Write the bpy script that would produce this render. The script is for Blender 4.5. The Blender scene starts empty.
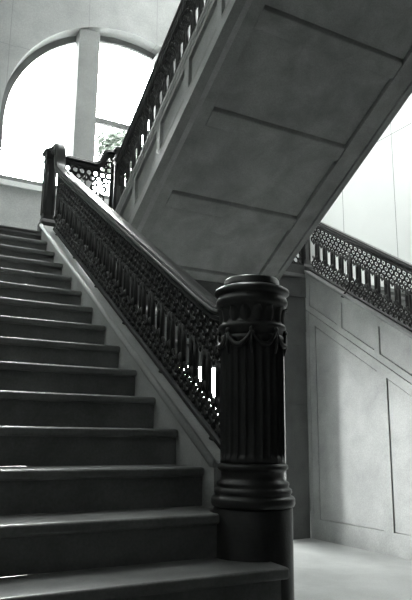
import bpy, bmesh, math, random
from math import sin, cos, pi
from mathutils import Vector, Matrix
random.seed(4)
S = bpy.context.scene
COL = S.collection
ZO = 0.42                      # the floor lies .42 under the level the layout below is measured from
r, g = 0.17, 0.27223           # riser and going
t = r / g
NSTEP = 15
LZ = NSTEP * r                 # landing level
LY = 14 * g                    # landing edge
YW = 5.96                      # window wall
XL, XR = -1.90, 5.20           # side walls
YF = -6.0                      # front of the hall
ZC = 9.3

# ------------------------------------------------------------------ materials
def nodes(name):
    m = bpy.data.materials.new(name); m.use_nodes = True
    nt = m.node_tree
    return m, nt, nt.nodes['Principled BSDF']
def link(nt, a, b): nt.links.new(a, b)
def mottled(name, c1, c2, rough, scale=3.0, bump=0.05, spec=0.5, joints=None, grain=0.12, stain=None):
    m, nt, p = nodes(name); N = nt.nodes
    geo = N.new('ShaderNodeNewGeometry')
    n1 = N.new('ShaderNodeTexNoise'); n1.inputs['Scale'].default_value = scale; n1.inputs['Detail'].default_value = 8
    n1.inputs['Roughness'].default_value = 0.62; n1.inputs['Distortion'].default_value = 0.35
    link(nt, geo.outputs['Position'], n1.inputs['Vector'])
    ramp = N.new('ShaderNodeValToRGB'); ramp.color_ramp.elements[0].position = 0.32; ramp.color_ramp.elements[1].position = 0.68
    ramp.color_ramp.elements[0].color = (*c1, 1); ramp.color_ramp.elements[1].color = (*c2, 1)
    link(nt, n1.outputs['Fac'], ramp.inputs['Fac'])
    n2 = N.new('ShaderNodeTexNoise'); n2.inputs['Scale'].default_value = 90; n2.inputs['Detail'].default_value = 3
    link(nt, geo.outputs['Position'], n2.inputs['Vector'])
    mr = N.new('ShaderNodeMapRange'); mr.inputs['From Min'].default_value = 0.3; mr.inputs['From Max'].default_value = 0.7
    mr.inputs['To Min'].default_value = 1 - grain; mr.inputs['To Max'].default_value = 1 + grain
    link(nt, n2.outputs['Fac'], mr.inputs['Value'])
    mul = N.new('ShaderNodeVectorMath'); mul.operation = 'SCALE'
    link(nt, ramp.outputs['Color'], mul.inputs[0]); link(nt, mr.outputs['Result'], mul.inputs['Scale'])
    out = mul.outputs['Vector']
    if joints:
        axis, w, h, ox, oz, col, off = joints
        sep = N.new('ShaderNodeSeparateXYZ'); link(nt, geo.outputs['Position'], sep.inputs[0])
        comb = N.new('ShaderNodeCombineXYZ')
        a1 = N.new('ShaderNodeMath'); a1.operation = 'ADD'; a1.inputs[1].default_value = -ox
        a2 = N.new('ShaderNodeMath'); a2.operation = 'ADD'; a2.inputs[1].default_value = -oz
        link(nt, sep.outputs[axis[0]], a1.inputs[0]); link(nt, sep.outputs[axis[1]], a2.inputs[0])
        link(nt, a1.outputs[0], comb.inputs[0]); link(nt, a2.outputs[0], comb.inputs[1])
        bk = N.new('ShaderNodeTexBrick'); bk.inputs['Scale'].default_value = 1.0
        bk.inputs['Brick Width'].default_value = w; bk.inputs['Row Height'].default_value = h
        bk.inputs['Mortar Size'].default_value = 0.005; bk.inputs['Mortar Smooth'].default_value = 0.2
        bk.offset = off; bk.offset_frequency = 2; bk.squash = 1.0
        link(nt, comb.outputs[0], bk.inputs['Vector'])
        mx = N.new('ShaderNodeMixRGB'); link(nt, bk.outputs['Fac'], mx.inputs['Fac'])
        link(nt, out, mx.inputs['Color1']); mx.inputs['Color2'].default_value = (*col, 1)
        out = mx.outputs['Color']
    link(nt, out, p.inputs['Base Color'])
    p.inputs['Roughness'].default_value = rough
    p.inputs['Specular IOR Level'].default_value = spec
    if bump:
        b = N.new('ShaderNodeBump'); b.inputs['Strength'].default_value = bump; b.inputs['Distance'].default_value = 0.01
        link(nt, n2.outputs['Fac'], b.inputs['Height']); link(nt, b.outputs['Normal'], p.inputs['Normal'])
    return m
def gr(v): return (v * 0.975, v * 1.0, v * 0.985)
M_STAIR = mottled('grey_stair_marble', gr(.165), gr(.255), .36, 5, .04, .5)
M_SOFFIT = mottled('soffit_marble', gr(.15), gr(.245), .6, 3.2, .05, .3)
M_STRING = mottled('string_marble', gr(.21), gr(.30), .5, 4, .04, .3)
M_CURB = mottled('curb_marble', gr(.44), gr(.56), .45, 4, .04, .4)
M_PALE = mottled('pale_wall_marble', gr(.32), gr(.44), .55, 3.0, .04, .3)
M_WALLB = mottled('window_wall_stone', gr(.36), gr(.46), .8, 2.0, .08, .2, joints=((0, 2), 1.075, 3.2, -.055, 5.78 + ZO - 2 * 3.2, gr(.3), .0))
M_WALLR = mottled('white_wall_plaster', gr(.90), gr(.93), .8, 2.0, .03, .2, joints=((1, 2), 1.11, 3.0, 4.29 - 1.11 * 4, 5.08 + ZO - 2 * 3.0, gr(.25), .0), grain=.03)
M_MULL = mottled('mullion_stone', gr(.24), gr(.32), .8, 2.0, .06, .2)
M_LEFT = mottled('left_wall_plaster', gr(.72), gr(.8), .9, 1.5, .03, .2)
M_HALL = mottled('hall_plaster', gr(.55), gr(.62), .9, 1.5, .03, .2)
M_SHADED = mottled('shade_darkened_marble', gr(.10), gr(.15), .6, 3.0, .04, .3)  # pale marble darkened: shade of pier and landing edge put into the colour
M_BOUNCECUT = mottled('dark_bounce_absorber', gr(.05), gr(.09), .6, 3.0, .04, .3)  # dark tone for unseen hall surfaces, added to cut bounce onto the risers
M_FLOOR = mottled('floor_marble', gr(.40), gr(.56), .33, 2.2, .02, .5, joints=((0, 1), .9, .9, .2, .15, gr(.46), .5))
M_IRON = mottled('black_cast_iron', gr(.026), gr(.042), .33, 9, .10, .5)
M_IRON2 = mottled('dark_iron_lattice', gr(.014), gr(.026), .48, 9, .10, .4)
M_RAIL = mottled('dark_polished_handrail', gr(.040), gr(.065), .30, 6, .02, .30)
M_FRAME = mottled('window_frame_paint', gr(.13), gr(.18), .6, 3, .02, .3)
M_SILL = mottled('window_sill_stone', gr(.66), gr(.78), .6, 3, .02, .3)
M_GROUND = mottled('outdoor_paving', gr(.42), gr(.5), .9, 1, .05, .2)
M_LEAF = mottled('tree_leaves', (.13, .15, .13), (.19, .22, .19), .8, 4, 0, .2)
M_BARK = mottled('tree_bark', gr(.06), gr(.1), .9, 6, .2, .2)
def glass():
    m = bpy.data.materials.new('window_glass'); m.use_nodes = True; nt = m.node_tree; N = nt.nodes
    N.remove(N['Principled BSDF']); o = N['Material Output']
    tr = N.new('ShaderNodeBsdfTransparent'); tr.inputs['Color'].default_value = (.96, .97, .965, 1)
    gl = N.new('ShaderNodeBsdfGlossy'); gl.inputs['Roughness'].default_value = .03
    fr = N.new('ShaderNodeFresnel'); fr.inputs['IOR'].default_value = 1.35
    mx = N.new('ShaderNodeMixShader')
    link(nt, fr.outputs[0], mx.inputs[0]); link(nt, tr.outputs[0], mx.inputs[1]); link(nt, gl.outputs[0], mx.inputs[2])
    link(nt, mx.outputs[0], o.inputs['Surface'])
    return m
M_GLASS = glass()

# ------------------------------------------------------------------ objects
ORG = {}
def empty(name, label=None, cat=None, loc=(0, 0, 0), group=None):
    o = bpy.data.objects.new(name, None); COL.objects.link(o)
    w = Vector((loc[0], loc[1], loc[2] + ZO)); o.location = w; ORG[o.name] = w
    o.empty_display_size = .2
    if label: o['label'] = label
    if cat: o['category'] = cat
    if group: o['group'] = group
    return o
class MB:
    """collects shapes; build() links them as ONE mesh object"""
    def __init__(s): s.v = []; s.f = []; s.sm = []
    def add(s, vs, fs, smooth=False):
        b = len(s.v); s.v += [tuple(v) for v in vs]
        s.f += [tuple(i + b for i in f) for f in fs]; s.sm += [smooth] * len(fs)
    def box(s, x0, x1, y0, y1, z0, z1):
        vs = [(x, y, z) for x in (x0, x1) for y in (y0, y1) for z in (z0, z1)]
        s.add(vs, [(0, 1, 3, 2), (4, 6, 7, 5), (0, 4, 5, 1), (2, 3, 7, 6), (0, 2, 6, 4), (1, 5, 7, 3)])
    def prism(s, poly, x0, x1):
        """poly of (y, z), extruded in x"""
        n = len(poly)
        vs = [(x0, y, z) for y, z in poly] + [(x1, y, z) for y, z in poly]
        s.add(vs, [tuple(range(n)), tuple(range(2 * n - 1, n - 1, -1))] + [(i, i + n, (i + 1) % n + n, (i + 1) % n) for i in range(n)])
    def prism_y(s, poly, y0, y1):
        """poly of (x, z), extruded in y"""
        n = len(poly)
        vs = [(x, y0, z) for x, z in poly] + [(x, y1, z) for x, z in poly]
        s.add(vs, [tuple(range(n)), tuple(range(2 * n - 1, n - 1, -1))] + [(i, i + n, (i + 1) % n + n, (i + 1) % n) for i in range(n)])
    def grid(s, rows, closed_u=True, smooth=True, caps=True):
        n = len(rows[0]); vs = [p for rw in rows for p in rw]; fs = []
        for i in range(len(rows) - 1):
            for j in range(n if closed_u else n - 1):
                k = (j + 1) % n
                fs.append((i * n + j, i * n + k, (i + 1) * n + k, (i + 1) * n + j))
        if caps:
            fs.append(tuple(range(n - 1, -1, -1))); fs.append(tuple(range((len(rows) - 1) * n, len(rows) * n)))
        s.add(vs, fs, smooth)
    def lathe(s, prof, c=(0, 0), seg=48, mod=None):
        rows = []
        for rad, z in prof:
            rows.append([(c[0] + (rad + (mod(a, z) if mod else 0)) * cos(a), c[1] + (rad + (mod(a, z) if mod else 0)) * sin(a), z)
                         for a in (2 * pi * j / seg for j in range(seg))])
        s.grid(rows)
    def tube(s, pts, rad, seg=8):
        pts = [Vector(p) for p in pts]; rows = []
        for i, p in enumerate(pts):
            d = (pts[min(i + 1, len(pts) - 1)] - pts[max(i - 1, 0)]).normalized()
            a = d.cross(Vector((1, 0, 0)) if abs(d.x) < .9 else Vector((0, 1, 0))).normalized(); b = d.cross(a)
            q = rad[i] if isinstance(rad, (list, tuple)) else rad
            rows.append([p + a * q * cos(2 * pi * k / seg) + b * q * sin(2 * pi * k / seg) for k in range(seg)])
        s.grid(rows)
    def ball(s, c, rx, ry, rz, seg=8, rings=5):
        rows = []
        for i in range(rings + 1):
            a = pi * i / rings; q = max(sin(a), .02)
            rows.append([(c[0] + rx * q * cos(2 * pi * k / seg), c[1] + ry * q * sin(2 * pi * k / seg), c[2] - rz * cos(a)) for k in range(seg)])
        s.grid(rows)
    def mapped(s, fn):
        s.v = [tuple(fn(*v)) for v in s.v]; return s
    def build(s, name, mat, parent=None, bevel=0, seg=2, origin=None):
        me = bpy.data.meshes.new(name)
        po = ORG[parent.name] if parent else Vector((0, 0, 0))
        oo = Vector((origin[0], origin[1], origin[2] + ZO)) if origin else po
        me.from_pydata([(x - oo.x, y - oo.y, z + ZO - oo.z) for x, y, z in s.v], [], s.f)
        bm = bmesh.new(); bm.from_mesh(me); bmesh.ops.recalc_face_normals(bm, faces=bm.faces); bm.to_mesh(me); bm.free()
        for p, q in zip(me.polygons, s.sm): p.use_smooth = q
        me.materials.append(mat)
        o = bpy.data.objects.new(name, me); COL.objects.link(o)
        if parent: o.parent = parent
        o.location = oo - po; ORG[o.name] = oo
        if bevel:
            b = o.modifiers.new('bevel', 'BEVEL'); b.width = bevel; b.segments = seg; b.limit_method = 'ANGLE'
        return o
def structure(o): o['kind'] = 'structure'; return o
def boxes(*bs):
    m = MB()
    for b in bs: m.box(*b)
    return m

# ------------------------------------------------------------------ the hall
structure(boxes((XL, XR, -1.0, 6.5, -.62, -.42)).build('floor', M_FLOOR))
structure(boxes((XL, XR, YF, -1.0, -.62, -.42)).build('floor_bounce_cut', M_BOUNCECUT))  # unseen front floor, made dark to keep bounce off the lower steps
structure(boxes((XR - .02, XR, YF, -.9, -.42, 4.75)).build('trim_bounce_cut_r', M_BOUNCECUT))  # unseen dark sheet added on the right wall to soak up bounce
structure(boxes((XL, XL + .02, YF, LY, -.42, 2.6)).build('trim_bounce_cut_l', M_BOUNCECUT))  # unseen dark sheet added low on the left wall, also against bounce
SKX0, SKX1, SKY0, SKY1 = .9, 5.08, 1.5, 5.7
structure(boxes((XL, SKX0, YF, 6.5, ZC, ZC + .2), (SKX1, XR, YF, 6.5, ZC, ZC + .2), (SKX0, SKX1, YF, SKY0, ZC, ZC + .2), (SKX0, SKX1, SKY1, 6.5, ZC, ZC + .2)).build('ceiling', M_HALL))
sky = empty('window_added', loc=((SKX0 + SKX1) / 2, (SKY0 + SKY1) / 2, ZC)); sky['kind'] = 'structure'      # unseen laylight, added over the stair well to brighten the upper walls
m = MB()
for i in range(5):
    x = SKX0 + (SKX1 - SKX0) * i / 4; m.box(x - .03, x + .03, SKY0, SKY1, ZC + .04, ZC + .12)
for i in range(6):
    y = SKY0 + (SKY1 - SKY0) * i / 5; m.box(SKX0, SKX1, y - .03, y + .03, ZC + .045, ZC + .115)
m.build('window_frame', M_FRAME, sky)
boxes((SKX0, SKX1, SKY0, SKY1, ZC + .12, ZC + .128)).build('glass_pane', M_GLASS, sky)
structure(boxes((XL - .2, XL, YF, 6.5, -.62, ZC + .2)).build('wall_left', M_LEFT))
structure(boxes((XR, XR + .2, YF, 6.5, -.62, ZC + .2)).build('wall_right', M_WALLR))
structure(boxes((XL, XR, YF - .2, YF, -.62, ZC + .2)).build('wall_front', M_BOUNCECUT))
structure(boxes((XL, XR, YF, -.55, 4.75, 5.10)).build('ceiling_gallery', M_BOUNCECUT))

# window wall, arched opening above the landing, a wide opening under it
AX, AZ, AR = 1.67, 4.77, 1.77
SILL = 3.84
WT = 0.34
LWX0, LWX1, LWZ0, LWZ1 = -.10, 3.44, -.05, 1.98
w = MB()
w.box(XL, AX - AR, YW, YW + WT, -.62, ZC)
w.box(AX + AR, XR, YW, YW + WT, -.62, ZC)
w.box(AX - AR, AX + AR, YW, YW + WT, LZ - .1, SILL)
structure(boxes((AX - AR, AX + AR, YW, YW + WT, LWZ1, LZ - .1), (AX - AR, AX + AR, YW, YW + WT, -.62, LWZ0)).build('trim_8', M_STRING))
NA = 64
arc = [(AX - AR * cos(pi * i / NA), AZ + AR * sin(pi * i / NA)) for i in range(NA + 1)]
ztop = AZ + AR + .02
for i in range(NA):
    (xa, za), (xb, zb) = arc[i], arc[i + 1]
    w.prism_y([(xa, za), (xb, zb), (xb, ztop), (xa, ztop)], YW, YW + WT)
w.box(AX - AR, AX + AR, YW, YW + WT, ztop, ZC)
wall_back = structure(w.build('wall_back', M_WALLB))
# archivolt: a ring of stone round the arch, barely proud of the wall
m = MB()
for i in range(NA):
    a, b = pi * i / NA, pi * (i + 1) / NA
    m.prism_y([(AX - AR * cos(a), AZ + AR * sin(a)), (AX - AR * cos(b), AZ + AR * sin(b)), (AX - 1.92 * cos(b), AZ + 1.92 * sin(b)), (AX - 1.92 * cos(a), AZ + 1.92 * sin(a))], YW - .018, YW)
structure(m.build('trim_1', M_WALLB))
# window_1: mullions, arched frame, transom, sill, glass
win = empty('window_1', loc=(AX, YW, SILL)); win['kind'] = 'structure'
for x0, x1 in ((.90, 1.205), (2.135, 2.44)):
    zt = AZ + math.sqrt(AR ** 2 - max(abs(x0 - AX), abs(x1 - AX)) ** 2) + .03
    boxes((x0, x1, YW + .004, YW + .20, SILL, zt)).build('mullion', M_MULL, win, bevel=.006)
YG = YW + .21
def ring(m, r0, r1, y0, y1):
    for i in range(NA):
        a, b = pi * i / NA, pi * (i + 1) / NA
        m.prism_y([(AX - r0 * cos(a), AZ + r0 * sin(a)), (AX - r0 * cos(b), AZ + r0 * sin(b)), (AX - r1 * cos(b), AZ + r1 * sin(b)), (AX - r1 * cos(a), AZ + r1 * sin(a))], y0, y1)
m = MB(); ring(m, 1.68, 1.78, YG, YG + .06)
for s in (-1, 1): m.box(AX + s * 1.725 - .045, AX + s * 1.725 + .045, YG, YG + .06, SILL + .14, AZ)
m.box(AX - 1.77, AX + 1.77, YG, YG + .06, SILL + .08, SILL + .17)
m.build('window_frame', M_FRAME, win)
boxes((1.20, 2.14, YG - .01, YG + .05, 5.095, 5.175))  .build('transom', M_FRAME, win, bevel=.006)
m = MB(); m.prism([(YW - .05, SILL - .06), (YW - .05, SILL + .01), (YW + .24, SILL + .10), (YW + .24, SILL - .06)], AX - AR - .0, AX + AR)
m.build('window_sill', M_SILL, win)
def pane(xs0, xs1, name='glass_pane'):
    m = MB(); n = 16; pts = [(xs0, SILL + .15), (xs1, SILL + .15)]
    for i in range(n + 1):
        x = xs1 + (xs0 - xs1) * i / n; pts.append((x, AZ + math.sqrt(max(1.72 ** 2 - (x - AX) ** 2, 0))))
    m.prism_y(pts, YG + .025, YG + .033); return m.build(name, M_GLASS, win)
pane(-.05, .95); pane(1.15, 2.19); pane(2.39, 3.39)
# window_2: glazed doors and windows of the lower storey, under the landing
w2 = empty('window_2', loc=(AX, YW, LWZ0)); w2['kind'] = 'structure'
for x0, x1 in ((.90, 1.205), (2.135, 2.44)):
    boxes((x0, x1, YW + .004, YW + .20, LWZ0, LWZ1)).build('mullion', M_MULL, w2, bevel=.006)
for x0, x1 in ((LWX0, .90), (1.205, 2.135), (2.44, LWX1)):
    m = boxes((x0, x0 + .05, YG, YG + .06, LWZ0, LWZ1), (x1 - .05, x1, YG, YG + .06, LWZ0, LWZ1), (x0, x1, YG, YG + .06, 1.66, 1.98 if x0 > 2 else 1.76),
              (x0, x1, YG, YG + .06, LWZ1 - .05, LWZ1), (x0, x1, YG, YG + .06, LWZ0, LWZ0 + .10))
    f = m.build('window_frame', M_FRAME, w2)
    boxes((x0 + .02, x1 - .02, YG + .025, YG + .033, LWZ0 + .05, LWZ1 - .02)).build('glass_pane', M_GLASS, w2)

# landing and the wall piers under its edge
structure(boxes((XL, XR, LY + .02, YW, 2.30, LZ - .04)).build('floor_landing', M_SHADED))
m = boxes((XL, .0, LY, LY + .30, LZ - .04, LZ), (0, XR, LY, LY + .30, LZ - .04, LZ), (XL, XR, LY + .3, YW, LZ - .04, LZ))
structure(m.build('trim_2', M_STRING))
structure(boxes((.19, .51, LY, LY + .24, -.42, 2.30)).build('wall_pier_left', M_PALE))
p = MB()
p.box(2.83, 3.15, LY + .012, LY + .24, -.42, 2.30)
# facing slabs with open joints
for z0, z1 in ((-.42, .35), (.357, 1.01), (1.017, 1.68), (1.687, 2.255)):
    p.box(2.83, 3.142, LY, LY + .012, z0, z1)
structure(p.build('wall_pier_right', M_SHADED))
structure(boxes((.51, 2.83, LY + .002, LY + .24, 1.95, 2.30)).build('trim_shade_lintel', M_SHADED))  # lintel added to keep window light off the lowest soffit rib
# landing fascia seen in the well beside the far flight
p = MB(); p.box(2.64, 3.15, LY - .002, LY + .02, 2.263, 2.505)
for b in ((2.70, 3.085, LY - .012, LY - .002, 2.49, 2.505), (2.70, 3.085, LY - .012, LY - .002, 2.263, 2.30), (2.64, 2.70, LY - .012, LY - .002, 2.263, 2.505), (3.085, 3.15, LY - .012, LY - .002, 2.263, 2.505)):
    p.box(*b)
structure(p.build('trim_3', M_SHADED))
structure(boxes((2.64, 3.15, LY + .002, LY + .10, LZ, LZ + .108)).build('trim_4', M_SHADED))
structure(boxes((.19, .70, LY + .002, LY + .10, LZ, LZ + .108)).build('trim_5', M_STRING))

# ------------------------------------------------------------------ stair flights
def steps(par, x0, x1, sgn, z0, y0, n, mat, ends=None, first=1):
    """steps rising in direction sgn along y; nosing of step j at y0 + sgn*(j-1)*g"""
    for j in range(first, n + 1):
        y = y0 + sgn * (j - 1) * g; xe = x1
        zt = z0 + j * r
        ya, yb = (y, y + sgn * (g + .035))
        if ends and j in ends:
            ends[j](zt).build('tread', mat, par, bevel=.012, seg=3); xe = -.082 if j == 2 else .06
        elif j < n or sgn < 0:
            b = boxes((x0, xe, min(ya, yb), max(ya, yb), zt - .042, zt)); b.build('tread', mat, par, bevel=.014, seg=3)
        ya, yb = y + sgn * .028, y + sgn * .05
        boxes((x0, xe - (.022 if ends and j == 1 else 0), min(ya, yb), max(ya, yb), zt - r - .0, zt - .042)).build('riser', mat, par)
def band(y0, y1, k0, k1, slope=t):
    """sheared quad in (y,z) between the lines z = k + slope*y"""
    return [(y0, k0 + slope * y0), (y1, k0 + slope * y1), (y1, k1 + slope * y1), (y0, k1 + slope * y0)]

NX, NY, NR = .09, .295, .172
def notched(y0, y1, xe, a0, a1):
    """tread outline that stops against the round plinth; the arc runs from angle a0 to a1"""
    def make(zt):
        arc = [(NX + NR * cos(a0 + (a1 - a0) * k / 14), NY + NR * sin(a0 + (a1 - a0) * k / 14)) for k in range(15)]
        P = [(XL + .01, y0)] + ([(xe, y0), (xe, arc[0][1])] if xe > 0 else []) + arc + [(XL + .01, y1)]
        m = MB(); n = len(P); vs = [(x, y, zt - .042) for x, y in P] + [(x, y, zt) for x, y in P]
        m.add(vs, [tuple(range(n)), tuple(range(2 * n - 1, n - 1, -1))] + [(i, i + n, (i + 1) % n + n, (i + 1) % n) for i in range(n)])
        return m
    return make
angx = lambda x: -math.acos((x - NX) / NR)
angy = lambda y: -pi - math.asin((y - NY) / NR)
def tread2(zt):
    y0, y1 = g, 2 * g + .035
    a0, a1 = -pi - math.asin((y0 - NY) / NR), -2 * pi + math.acos((0 - NX) / NR)
    arc = [(NX + NR * cos(a0 + (a1 - a0) * k / 14), NY + NR * sin(a0 + (a1 - a0) * k / 14)) for k in range(15)]
    P = [(XL + .01, y0)] + arc + [(0, y1), (XL + .01, y1)]
    m = MB(); n = len(P); vs = [(x, y, zt - .042) for x, y in P] + [(x, y, zt) for x, y in P]
    m.add(vs, [tuple(range(n)), tuple(range(2 * n - 1, n - 1, -1))] + [(i, i + n, (i + 1) % n + n, (i + 1) % n) for i in range(n)])
    return m
f1 = empty('stair_flight', 'wide stone stair flight in shadow, climbing from the foreground to the arched window landing', 'staircase', (-.95, 0, -.42))
steps(f1, XL + .01, -.001, 1, 0, 0, NSTEP, M_STAIR, {1: notched(0, g + .035, .06, angx(.06), angy(g + .035)), 2: tread2})
# the last two steps, below the picture
for k, (y, zt, zb) in enumerate(((-g, 0, -.21), (-2 * g, -.21, -.42))):
    boxes((XL + .01, .06, y, y + g + .035, zt - .042, zt)).build('tread', M_STAIR, f1, bevel=.014, seg=3)
    boxes((XL + .01, .04, y + .028, y + .05, zb, zt - .042)).build('riser', M_STAIR, f1)
# landing nosing of this flight
boxes((XL + .01, -.001, LY - .0, LY + .2, LZ - .042, LZ + .001)).build('tread', M_STAIR, f1, bevel=.014, seg=3)
# string: wall under the flight's open side, its curb and the roll along the curb
YC = .468
m = MB(); m.prism([(YC, -.42), (LY - .022, -.42), (LY - .022, r + t * LY + .045), (YC, r + t * YC + .045)], .0, .19)
m.build('string_wall', M_CURB, f1)
m = MB(); m.prism(band(YC, LY - .022, r + .045, r + .075), -.012, .20); m.build('curb_cap', M_CURB, f1, bevel=.008)
m = MB(); m.tube([(-.006, y, r + t * y + .066) for y in (YC, LY - .022)], .020, 12); m.build('curb_roll', M_CURB, f1)

f2 = empty('stair_flight', 'stone stair flight passing overhead, seen from below with its panelled soffit', 'staircase', (1.67, LY, LZ))
K0 = 4.633
YE = -.5                       # upper end, at the gallery
def kb(y0, y1, k0, k1): return band(y0, y1, k0, k1, -t)
ya = LY - .022
def kprism(name, mat, y0, y1, k0, k1, x0, x1, bev=0):
    m = MB(); m.prism(kb(y0, y1, k0, k1), x0, x1); return m.build(name, mat, f2, bevel=bev)
steps(f2, .83, 2.52, -1, LZ, LY, NSTEP, M_STRING)
# body between soffit and steps
kprism('slab', M_SOFFIT, YE, ya, K0 + .125, K0 + .25, .75, 2.60)
kprism('soffit_border', M_SOFFIT, YE, ya, K0 + .012, K0 + .13, .78, .94, .004)
kprism('soffit_border', M_SOFFIT, YE, ya, K0 + .012, K0 + .13, 2.38, 2.565, .004)
kprism('edge_strip', M_SOFFIT, YE, ya, K0, K0 + .13, .7005, .782, .004)
kprism('edge_strip', M_SOFFIT, YE, ya, K0, K0 + .13, 2.573, 2.64, .004)
ribs = [(-.10, .03), (.66, .79), (1.418, 1.548), (2.172, 2.302), (2.928, 3.058), (3.690, ya)]
for y0, y1 in ribs: kprism('soffit_rib', M_SOFFIT, y0, y1, K0 + .018, K0 + .12, .941, 2.379, .010)
for i in range(len(ribs) - 1):
    y0, y1 = ribs[i][1] + .003, ribs[i + 1][0] - .010
    kprism('soffit_panel', M_SOFFIT, y0, y1, K0 + .048, K0 + .126, .943, 2.370)
# strings with sunk panels
def string_faces(par, mat, xa, xb, xp, lines, ys, kfun, y0, y1, far):
    """xa..xb the proud frame, xb..xp the panel's back; lines = (bottom, panel bottom, panel top, top)"""
    kbm, k1, k2, k3 = lines
    m = MB(); m.prism(kfun(y0, y1, kbm, k1), xa, xb); m.prism(kfun(y0, y1, k2, k3), xa, xb)
    for y in ys: m.prism(kfun(y, y + far, k1, k2), xa, xb)
    m.build('string_frame', mat, par)
    m = MB(); m.prism(kfun(y0, y1, kbm + .004, k3 - .004), xb, xp); m.build('string_core', mat, par)
ys2 = [3.205 - .53 * i for i in range(-1, 7)]
ys2 = [y for y in ys2 if y + .08 < ya]
string_faces(f2, M_STRING, .70, .730, .83, (K0, 4.722, 5.02, 5.10), ys2, kb, YE, ya, .075)
kprism('string_cap', M_STRING, YE, ya, 5.10, 5.15, .685, .845, .010)
kprism('string_moulding', M_STRING, YE, ya, 5.065, 5.10, .692, .705, .004)
kprism('string', M_STRING, YE, ya, K0 + .13, 5.15, 2.52, 2.64)

f3 = empty('stair_flight', 'pale stone stair flight against the white wall, with a panelled side down to the floor', 'staircase', (4.2, 0, -.42))
steps(f3, 3.345, XR - .01, 1, 0, 0, NSTEP, M_STRING)
for k, (y, zt, zb) in enumerate(((-g, 0, -.21), (-2 * g, -.21, -.42))):
    boxes((3.345, XR - .01, y, y + g + .035, zt - .042, zt)).build('tread', M_STRING, f3, bevel=.014, seg=3)
    boxes((3.345, XR - .01, y + .028, y + .05, zb, zt - .042)).build('riser', M_STRING, f3)
y0, y1 = .46, LY - .002
m = MB(); m.prism([(y0, -.42), (y1, -.42), (y1, -.20 + t * y1), (y0, -.20 + t * y0)], 3.172, 3.34); m.build('side_wall', M_PALE, f3)
m = MB()                                                  # the side wall's stone frame
m.box(3.15, 3.172, y0, y1, -.42, -.212)
wl = lambda y: -.268 + t * y
for a, b in ((3.765, y1), (3.652, 3.757), (2.575, 2.70), (1.50, 1.62), (.46, .56)):
    q = .11 if a < 3.6 else 0; m.prism([(a, -.212), (b, -.212), (b, wl(b) - q), (a, wl(a) - q)], 3.15, 3.172)
m.prism([(y0, wl(y0) - .11), (3.652, wl(3.652) - .11), (3.652, wl(3.652)), (y0, wl(y0))], 3.15, 3.172)
m.build('wall_frame', M_PALE, f3)
for a, b in ((2.701, 3.640), (1.632, 2.560), (.572, 1.485)):   # flush slabs with an open joint
    m = MB(); m.prism([(a, -.203), (b, -.203), (b, wl(b) - .118), (a, wl(a) - .118)], 3.1535 if a > 2.6 else 3.158, 3.172); m.build('wall_panel', M_PALE, f3)
ys3 = [3.200 - .55 * i for i in range(0, 5)] + [3.745]
lines = (-.257, -.182, .098, .185)
m = MB(); m.prism(band(y0, y1, lines[0], lines[1]), 3.15, 3.172); m.prism(band(y0, y1, lines[2], lines[3]), 3.15, 3.172)
for y in ys3: m.prism(band(y, min(y + .07, y1), lines[1], lines[2]), 3.15, 3.172)
m.build('string_frame', M_PALE, f3)
ye = sorted(ys3)
for a, b in zip([y0 - .07] + ye[:-1], ye):
    if b - a < .2: continue
    m = MB(); m.prism(band(a + .07, b - .014, lines[1] + .014, lines[2] - .001), 3.157, 3.172); m.build('string_panel', M_PALE, f3)
m = MB(); m.prism(band(y0, y1, lines[0] + .004, lines[3]), 3.172, 3.34); m.build('string_core', M_PALE, f3)
m = MB(); m.prism(band(y0, y1, .185, .222), 3.135, 3.345); m.build('string_cap', M_STRING, f3, bevel=.008)

# ------------------------------------------------------------------ balustrades
PROF = [(-.026, -.036), (-.030, -.030), (-.041, -.027), (-.043, -.020), (-.043, -.012), (-.034, -.009), (-.034, -.004), (-.050, 0), (-.055, .005), (-.056, .013), (-.052, .020), (-.045, .022), (-.043, .027), (-.046, .031), (-.042, .037), (-.020, .040)]
PROF = PROF + [(-a, b) for a, b in reversed(PROF)]
def sweep(path, fn, prof=PROF):
    """path of (u, z); fn(u, w, z) -> world"""
    m = MB(); rows = []; P = [Vector((u, z)) for u, z in path]
    for i, p in enumerate(P):
        d = (P[min(i + 1, len(P) - 1)] - P[max(i - 1, 0)]).normalized(); n = Vector((-d.y, d.x))
        rows.append([fn(p.x + n.x * q, w_, p.y + n.y * q) for w_, q in prof])
    m.grid(rows, smooth=False); return m
def curve(pts, n=5):
    """Catmull-Rom through pts"""
    out = []
    P = [Vector(p) for p in pts]
    for i in range(len(P) - 1):
        a, b, c, d = P[max(i - 1, 0)], P[i], P[i + 1], P[min(i + 2, len(P) - 1)]
        for k in range(n):
            s = k / n
            out.append(.5 * ((2 * b) + (c - a) * s + (2 * a - 5 * b + 4 * c - d) * s * s + (3 * b - a - 3 * c + d) * s ** 3))
    out.append(P[-1]); return out
def ring_uv(m, u, v, R, q=.009, seg=14, s2=6):
    rows = []
    for i in range(seg + 1):
        a = 2 * pi * i / seg
        rows.append([(u + (R + q * cos(2 * pi * k / s2)) * cos(a), q * 1.2 * sin(2 * pi * k / s2), v + (R + q * cos(2 * pi * k / s2)) * sin(a)) for k in range(s2)])
    m.grid(rows, caps=False)
def baluster_mesh():
    m = MB()
    for s in (-1, 1):
        m.tube([(s * .024, 0, .235), (s * .024, 0, .455)], .0150, 8)
    m.box(-.024, .024, -.004, .004, .25, .44)
    for v, d in ((.425, 1), (.265, -1)):
        m.ball((0, 0, v), .028, .020, .030)
        for s in (-1, 1): m.ball((s * .036, 0, v + d * .018), .016, .014, .022)
    return m
PITCH = g / 2
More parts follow.
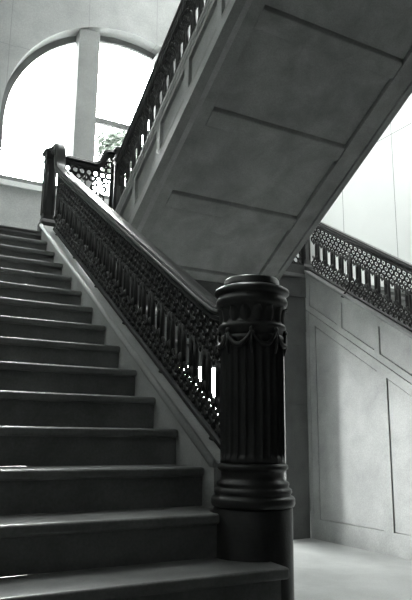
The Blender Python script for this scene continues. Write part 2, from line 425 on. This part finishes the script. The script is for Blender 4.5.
def lattice(u0, u1, off, top):
    m = MB(); n = int((u1 - u0) / PITCH) + 2
    rows = ((.614, 0), (.562, .034), (.510, 0), (.462, .034)) if top else ((.112, 0), (.160, .034), (.208, 0))
    for k in range(-1, n + 1):
        uc = off + k * PITCH
        for du in (-.034, .034):
            for v, d in rows:
                u = uc + du + d
                if u0 + .03 < u < u1 - .03:
                    ring_uv(m, u, v, .035, .0095, 12)
                    m.ball((u, 0, v), .010, .010, .010, 6, 4)
        us = uc + PITCH / 2
        if u0 + .03 < us < u1 - .03:
            if top: m.ball((us, 0, .430), .010, .010, .028)
            else:
                for e in (-.016, .016): m.ball((us + e, 0, .245), .009, .009, .020)
                ring_uv(m, uc, .250, .030, .010, 12)
    return m
def balustrade(root, fn, sl, u0, u1, off, path, v0=.075, bars=None):
    """fn(u, w, z) -> world; z0(u) = base line + sl*u is inside fn's caller via sh"""
    sh = lambda u, w_, v: fn(u, w_, sl(u) + v)
    sweep(path, fn).build('handrail', M_RAIL, root)
    sweep([(u0, sl(u0) + v0), (u1, sl(u1) + v0)], fn, [(-.024, -.014), (-.024, .004), (-.014, .014), (.014, .014), (.024, .004), (.024, -.014)]).build('bottom_rail', M_IRON2, root)
    sweep([(u0, sl(u0) + .645), (u1, sl(u1) + .645)], fn, [(-.014, -.008), (-.014, .010), (.014, .010), (.014, -.008)]).build('top_rail', M_IRON2, root)
    lattice(u0, u1, off, True).mapped(sh).build('upper_lattice', M_IRON2, root)
    lattice(u0, u1, off, False).mapped(sh).build('lower_lattice', M_IRON2, root)
    k = 0; first = None
    while off + k * PITCH < u1 - .03:
        u = off + k * PITCH
        if u > u0 + .03:
            if first is None:
                P0 = Vector(fn(u, 0, sl(u)))
                first = baluster_mesh().mapped(lambda a, b, c: sh(u + a, b, c)).build('baluster', M_IRON2, root, origin=tuple(P0))
            else:
                c = first.copy(); COL.objects.link(c); c.parent = root
                P = Vector(fn(u, 0, sl(u))); P.z += ZO; c.location = P - ORG[root.name]
        k += 1

HC = .695
# 1 - foreground flight
X1 = .08
b1 = empty('balustrade', 'black iron balustrade along the foreground stairs, from the fluted newel up to the landing', 'balustrade', (X1, .47, .5))
line = lambda y: r + t * y
path1 = [(.448, 1.205), (.50, 1.208), (.56, 1.226), (.62, 1.258), (.70, line(.70) + HC)] + [(y, line(y) + HC) for y in (1.2, 2.2, 3.2)] + \
        [tuple(p) for p in curve([(3.44, line(3.44) + HC), (3.52, line(3.52) + HC + .01), (3.575, 3.13), (3.598, 3.20), (3.603, 3.28), (3.625, 3.345), (3.68, 3.375), (3.79, 3.378)], 4)]
balustrade(b1, lambda u, w_, z: (X1 + w_, u, z), lambda y: line(y) + .018, .475, 3.60, 3.49 - 23 * PITCH + .054, path1, v0=.095)
m = MB()
for k in range(6): m.ball((X1, .62 + .58 * k, line(.62 + .58 * k) + .078), .022, .022, .016)
m.build('foot', M_IRON2, b1)
# 2 - overhead flight (u runs towards -y)
X2 = .765
b2 = empty('balustrade', 'iron balustrade on the overhead flight, its slits backlit by the arched window', 'balustrade', (X2, LY - .03, LZ + .2))
line2 = lambda u: 5.10 - t * 3.86 + t * u           # u = 3.86 - y
path2 = [(.055, line2(.055) + HC)] + [(u, line2(u) + HC) for u in (.5, 1.5, 2.5, 3.5, 4.3)]
balustrade(b2, lambda u, w_, z: (X2 + w_, 3.86 - u, z), line2, .06, 4.3, .30 - PITCH, path2)
# 3 - far flight
X3 = 3.24
b3 = empty('balustrade', 'iron balustrade on the far pale flight, outlined against the bright white wall', 'balustrade', (X3, .5, .7))
path3 = [(y, line(y) + HC) for y in (.47, 1.2, 2.2, 3.2, 3.44)] + [tuple(p) for p in curve([(3.5, line(3.5) + HC), (3.6, line(3.6) + HC), (3.70, 3.15), (3.79, 3.17)], 3)]
balustrade(b3, lambda u, w_, z: (X3 + w_, u, z), line, .475, 3.80, 3.20 + PITCH / 2 - 20 * PITCH, path3, v0=.07)
m = MB()
m.tube([(X3 - .045, 3.075, line(3.075) + .56), (X3 - .05, 3.078, line(3.07) + .30), (X3 - .055, 3.085, line(3.07) + .17), (X3 - .085, 3.13, line(3.07) + .10), (X3 - .10, 3.17, line(3.07) + .07), (X3 - .06, 3.11, line(3.07) + .045), (X3 - .02, 3.03, line(3.07) + .03)], .011, 8)
m.build('stay_bar', M_IRON2, b3)

# landing railings
def landing_rail(root, xa, sgn, hi):
    fn = lambda u, w_, z: (xa + sgn * u, 3.86 + w_, z)
    L = .575
    if hi: path = [(0, 3.353), (.15, 3.350), (.30, 3.347)] + [tuple(p) for p in curve([(.33, 3.347), (.40, 3.352), (.45, 3.40), (.485, 3.49), (.52, 3.513), (L, 3.513)], 4)]
    else: path = [(0, 3.40), (.3, 3.40), (L, 3.40)]
    sweep(path, fn).build('handrail', M_RAIL, root)
    br = [(-.022, -.012), (-.022, .012), (.022, .012), (.022, -.012)]
    sweep([(0, 2.672), (L, 2.672)], fn, br).build('bottom_rail', M_IRON2, root)
    m = MB(); m2 = MB(); n = 8; st = L / n
    for i in range(n):
        u = (i + .5) * st
        ring_uv(m, u, 3.272, .034, .0115); ring_uv(m2, u, 2.725, .036, .009)
        if i < n - 1: ring_uv(m, u + st / 2, 3.215, .030, .0115); ring_uv(m2, u + st / 2, 2.785, .036, .009)
        if hi and u > .36: ring_uv(m, u, 3.335, .034, .0115)
        if hi and u > .45: ring_uv(m, u, 3.40, .034, .0115)
    m.mapped(fn).build('upper_lattice', M_IRON2, root); m2.mapped(fn).build('lower_lattice', M_IRON2, root)
    for c in (.145, .43):
        m = MB()
        for s in (-1, 1):
            pts = []
            for k in range(22):
                a = k / 21 * 2.3 * pi; R = .048 * (1 - .75 * k / 21)
                pts.append((c + s * (.055 - R * sin(a) * 1.0), 0, 3.125 + R * cos(a)))
            pts = [(c + s * .012, 0, 2.82), (c + s * .012, 0, 3.0), (c + s * .02, 0, 3.08)] + [(q[0], 0, q[2]) for q in pts[::1] if True]
            m.tube(pts[:3], .013, 6); m.tube(pts[3:], .0125, 6)
            low = [(c + s * (.03 + .03 * sin(a)), 0, 3.02 + .035 * cos(a)) for a in [k / 12 * 1.6 * pi for k in range(13)]]
            m.tube(low, .011, 6)
        m.mapped(fn).build('scroll', M_IRON2, root)
    for u in (.015, .285, .56):
        m = MB(); m.tube([(u, 0, 2.68), (u, 0, 3.33 if not (hi and u > .5) else 3.49)], .012, 6); m.mapped(fn).build('bar', M_IRON2, root)
l1 = empty('landing_railing', 'short iron landing railing with a dipped handrail before the arched window', 'railing', (.13, 3.86, LZ))
landing_rail(l1, .135, 1, True)
l2 = empty('landing_railing', 'short iron landing railing half hidden behind the overhead soffit, beside the far flight', 'railing', (3.16, 3.86, LZ))
landing_rail(l2, 3.165, -1, False)

# ------------------------------------------------------------------ newels
def square(prof, cx, cy):
    m = MB(); rows = []
    for h, z in prof: rows.append([(cx - h, cy - h, z), (cx + h, cy - h, z), (cx + h, cy + h, z), (cx - h, cy + h, z)])
    m.grid(rows, smooth=False); return m
def slim_newel(cx, cy, zt, label, zb=LZ):
    n = empty('newel_post', label, 'newel post', (cx, cy, zb))
    square([(.070, zb), (.070, zb + .10), (.062, zb + .12), (.056, zb + .135), (.056, zb + .15)], cx, cy).build('base', M_IRON, n)
    square([(.050, zb + .15), (.050, zt - .14)], cx, cy).build('shaft', M_IRON, n)
    m = MB()
    for dx, dy in ((1, 0), (-1, 0), (0, 1), (0, -1)):
        for s in (-1, 1):
            x, y = cx + dx * .050 + dy * s * .034, cy + dy * .050 + dx * s * .034
            m.tube([(x, y, zb + .19), (x, y, zt - .18)], .009, 6)
    m.build('reeding', M_IRON, n)
    square([(.052, zt - .14), (.058, zt - .13), (.058, zt - .115), (.052, zt - .10), (.055, zt - .07), (.072, zt - .05), (.074, zt - .03), (.060, zt - .022)], cx, cy).build('capital', M_IRON, n)
    m = MB(); m.lathe([(.058, zt - .022), (.060, zt - .012), (.050, zt + .004), (.030, zt + .014), (.004, zt + .018)], (cx, cy), 20); m.build('cap', M_IRON, n)
slim_newel(.062, 3.862, 3.425, 'slim iron newel post at the top of the foreground stairs, against the window')
slim_newel(.778, 3.862, 3.61, 'slim iron newel post where the overhead flight leaves the landing')
slim_newel(3.215, 3.885, 3.25, 'slim iron newel post at the top of the far pale flight')

NX, NY = .09, .295
nw = empty('newel_post', 'massive black cast iron newel column with fluted round shaft at the stair foot', 'newel post', (NX, NY, -.42))
m = MB(); m.lathe([(.174, -.42), (.174, -.36), (.166, -.345), (.166, .352), (.160, .36)], (NX, NY), 64); m.build('plinth', M_IRON, nw)
m = MB(); m.lathe([(.160, .36), (.172, .363), (.177, .375), (.177, .392), (.170, .402), (.160, .405), (.160, .412), (.165, .418), (.164, .430), (.154, .436), (.150, .442), (.154, .448), (.152, .458),
                   (.138, .466), (.133, .480), (.134, .500), (.143, .508), (.150, .514), (.150, .526), (.143, .532), (.138, .536)], (NX, NY), 64); m.build('base_moulding', M_IRON, nw)
NF = 24
def flute(a, z):
    c = abs(sin(a * NF / 2))
    f = min(1, max(0, (z - .555) / .02), max(0, (1.055 - z) / .02)) if .555 < z < 1.055 else 0
    return -.013 * f * (1 - (1 - c) ** 2) if c > .25 else -.013 * f * (1 - (1 - .25) ** 2) * c / .25
m = MB(); m.lathe([(.138, z) for z in (.536, .556, .566, .580, .75, .9, 1.03, 1.044, 1.054, 1.075)], (NX, NY), NF * 10, flute); sho = m.build('fluted_shaft', M_IRON, nw)
m = MB(); m.lathe([(.138, 1.075), (.140, 1.10), (.148, 1.105), (.151, 1.113), (.148, 1.122), (.138, 1.127), (.134, 1.14), (.136, 1.17), (.140, 1.190), (.148, 1.198), (.148, 1.205),
                   (.154, 1.208), (.159, 1.218), (.160, 1.230), (.156, 1.242), (.149, 1.250), (.151, 1.256), (.160, 1.259), (.167, 1.266), (.168, 1.275), (.164, 1.283), (.155, 1.287), (.150, 1.292), (.138, 1.295), (.130, 1.299)], (NX, NY), 64); capo = m.build('capital', M_IRON, nw)
m = MB(); m.lathe([(.126, 1.299), (.124, 1.305), (.124, 1.326), (.118, 1.334), (.06, 1.337), (.003, 1.338)], (NX, NY), 64); m.build('cap', M_IRON, nw)
NS = 8
for k in range(NS):                                         # swags and their knots round the top of the shaft
    a0 = 2 * pi * k / NS + .2; m = MB(); pts = []; rad = []
    for i in range(13):
        s = i / 12; a = a0 + s * 2 * pi / NS; R = .147
        pts.append((NX + R * cos(a), NY + R * sin(a), 1.088 - .062 * sin(pi * s) ** .8)); rad.append(.006 + .006 * sin(pi * s))
    m.tube(pts, rad, 8)
    m.ball((NX + .146 * cos(a0), NY + .146 * sin(a0), 1.09), .012, .012, .014)
    m.tube([(NX + .146 * cos(a0), NY + .146 * sin(a0), 1.08), (NX + .146 * cos(a0), NY + .146 * sin(a0), 1.03), (NX + .141 * cos(a0), NY + .141 * sin(a0), .99)], [.007, .010, .003], 6)
    m.build('swag', M_IRON, sho)
for k in range(16):                                         # leaves on the neck
    a = 2 * pi * k / 16; m = MB(); rows = []
    for i in range(6):
        s = i / 5; R = .137 + .012 * s * s + (.008 if i == 5 else 0); h = 1.13 + .075 * s - (.010 if i == 5 else 0); wd = .024 * sin(pi * (.18 + .72 * s))
        ca, sa = cos(a), sin(a)
        rows.append([(NX + (R + e) * ca - q * wd * sa, NY + (R + e) * sa + q * wd * ca, h) for q, e in ((-1, -.004), (-.5, .004), (0, .009), (.5, .004), (1, -.004))])
    m.grid(rows, closed_u=False, caps=False)
    m.build('leaf', M_IRON, capo)

# ------------------------------------------------------------------ outside
o = boxes((-25, 30, 6.5, 60, -.62, -.50)).build('ground', M_GROUND); structure(o)
tr = empty('tree', 'leafy tree outside, seen faintly through the arched window', 'tree', (5.0, 15.0, -.5))
m = MB(); m.tube([(5.0, 15, -.5), (5.04, 15, 3), (4.92, 15.05, 6), (4.98, 15, 9.3)], [.16, .13, .09, .03], 10)
for k in range(7):
    a = k * 2.4; z = 8.2 + .16 * k; m.tube([(4.96, 15, z), (4.96 + .3 * cos(a), 15 + .3 * sin(a), z + .22), (4.96 + .55 * cos(a), 15 + .55 * sin(a), z + .4)], [.035, .025, .01], 6)
m.build('trunk', M_BARK, tr)
m = MB()
for k in range(6000):
    d = Vector((random.gauss(0, 1), random.gauss(0, 1), random.gauss(0, 1))).normalized() * random.uniform(.35, 1) ** .6
    lump = 1 + .25 * sin(5 * d.x + 2) * cos(4 * d.z)
    c = Vector((4.95, 15, 9.05)) + Vector((d.x * .75, d.y * .8, d.z * .80)) * lump
    a = Vector((random.gauss(0, 1), random.gauss(0, 1), random.gauss(0, 1))).normalized(); b = a.orthogonal().normalized()
    L = random.uniform(.05, .10)
    m.add([c - a * L, c + b * L * .5, c + a * L, c - b * L * .5], [(0, 1, 2, 3)])
f = m.build('foliage', M_LEAF, tr)

# ------------------------------------------------------------------ light
W = bpy.data.worlds.new('overcast_sky'); S.world = W; W.use_nodes = True
nt = W.node_tree; N = nt.nodes; bg = N['Background']; bg.inputs['Color'].default_value = (.985, 1, .99, 1)
tc = N.new('ShaderNodeTexCoord'); dt = N.new('ShaderNodeVectorMath'); dt.operation = 'DOT_PRODUCT'
dt.inputs[1].default_value = Vector((.36, .76, .60)).normalized()          # where the clouds are thinnest
link(nt, tc.outputs['Generated'], dt.inputs[0])
mr = N.new('ShaderNodeMapRange'); mr.interpolation_type = 'SMOOTHSTEP'
mr.inputs['From Min'].default_value = .80; mr.inputs['From Max'].default_value = 1.0
mr.inputs['To Min'].default_value = 15.0; mr.inputs['To Max'].default_value = 75.0
link(nt, dt.outputs['Value'], mr.inputs['Value']); link(nt, mr.outputs['Result'], bg.inputs['Strength'])
L = bpy.data.lights.new('hazy_sun', 'SUN'); L.energy = 7.5; L.angle = math.radians(13)
so = bpy.data.objects.new('hazy_sun', L); COL.objects.link(so); so.location = (-3, 12, 5)
so.rotation_euler = Vector((.55, -.83, -.125)).to_track_quat('-Z', 'Y').to_euler()
L = bpy.data.lights.new('portal_added_laylight', 'AREA'); L.shape = 'RECTANGLE'; L.size = SKX1 - SKX0; L.size_y = SKY1 - SKY0; L.cycles.is_portal = True
o = bpy.data.objects.new('portal_added_laylight', L); COL.objects.link(o); o.location = ((SKX0 + SKX1) / 2, (SKY0 + SKY1) / 2, ZC + .22 + ZO)
def portal(name, x0, x1, z0, z1, y):
    L = bpy.data.lights.new(name, 'AREA'); L.shape = 'RECTANGLE'; L.size = x1 - x0; L.size_y = z1 - z0
    L.cycles.is_portal = True
    o = bpy.data.objects.new(name, L); COL.objects.link(o)
    o.location = ((x0 + x1) / 2, y, (z0 + z1) / 2 + ZO); o.rotation_euler = (-pi / 2, 0, 0)
portal('daylight_upper', AX - AR, AX + AR, SILL, AZ + AR, YW + WT + .02)
portal('daylight_lower', LWX0, LWX1, LWZ0, LWZ1, YW + WT + .02)

# ------------------------------------------------------------------ camera
cam = bpy.data.cameras.new('camera'); co = bpy.data.objects.new('camera', cam); COL.objects.link(co)
cam.sensor_fit = 'VERTICAL'; cam.sensor_height = 36.0; cam.lens = 639.834 / 600 * 36.0
cam.clip_start = .05; cam.clip_end = 200
yaw, pitch, roll = .50720393, .21218323, .00952468
fw = Vector((sin(yaw) * cos(pitch), cos(yaw) * cos(pitch), sin(pitch)))
rt0 = Vector((cos(yaw), -sin(yaw), 0)); up0 = rt0.cross(fw)
rt = rt0 * cos(roll) + up0 * sin(roll); up = up0 * cos(roll) - rt0 * sin(roll)
mat = Matrix((rt, up, -fw)).transposed().to_4x4()
mat.translation = Vector((-1.45308, -2.05970, .63810 + ZO))
co.matrix_world = mat
S.camera = co
S.view_settings.view_transform = 'Standard'; S.view_settings.look = 'None'
S.view_settings.exposure = 0.2; S.view_settings.gamma = 1.0; S.view_settings.use_curve_mapping = False
S.cycles.use_denoising = True
S.cycles.max_bounces = 12; S.cycles.diffuse_bounces = 8
S.cycles.transparent_max_bounces = 8
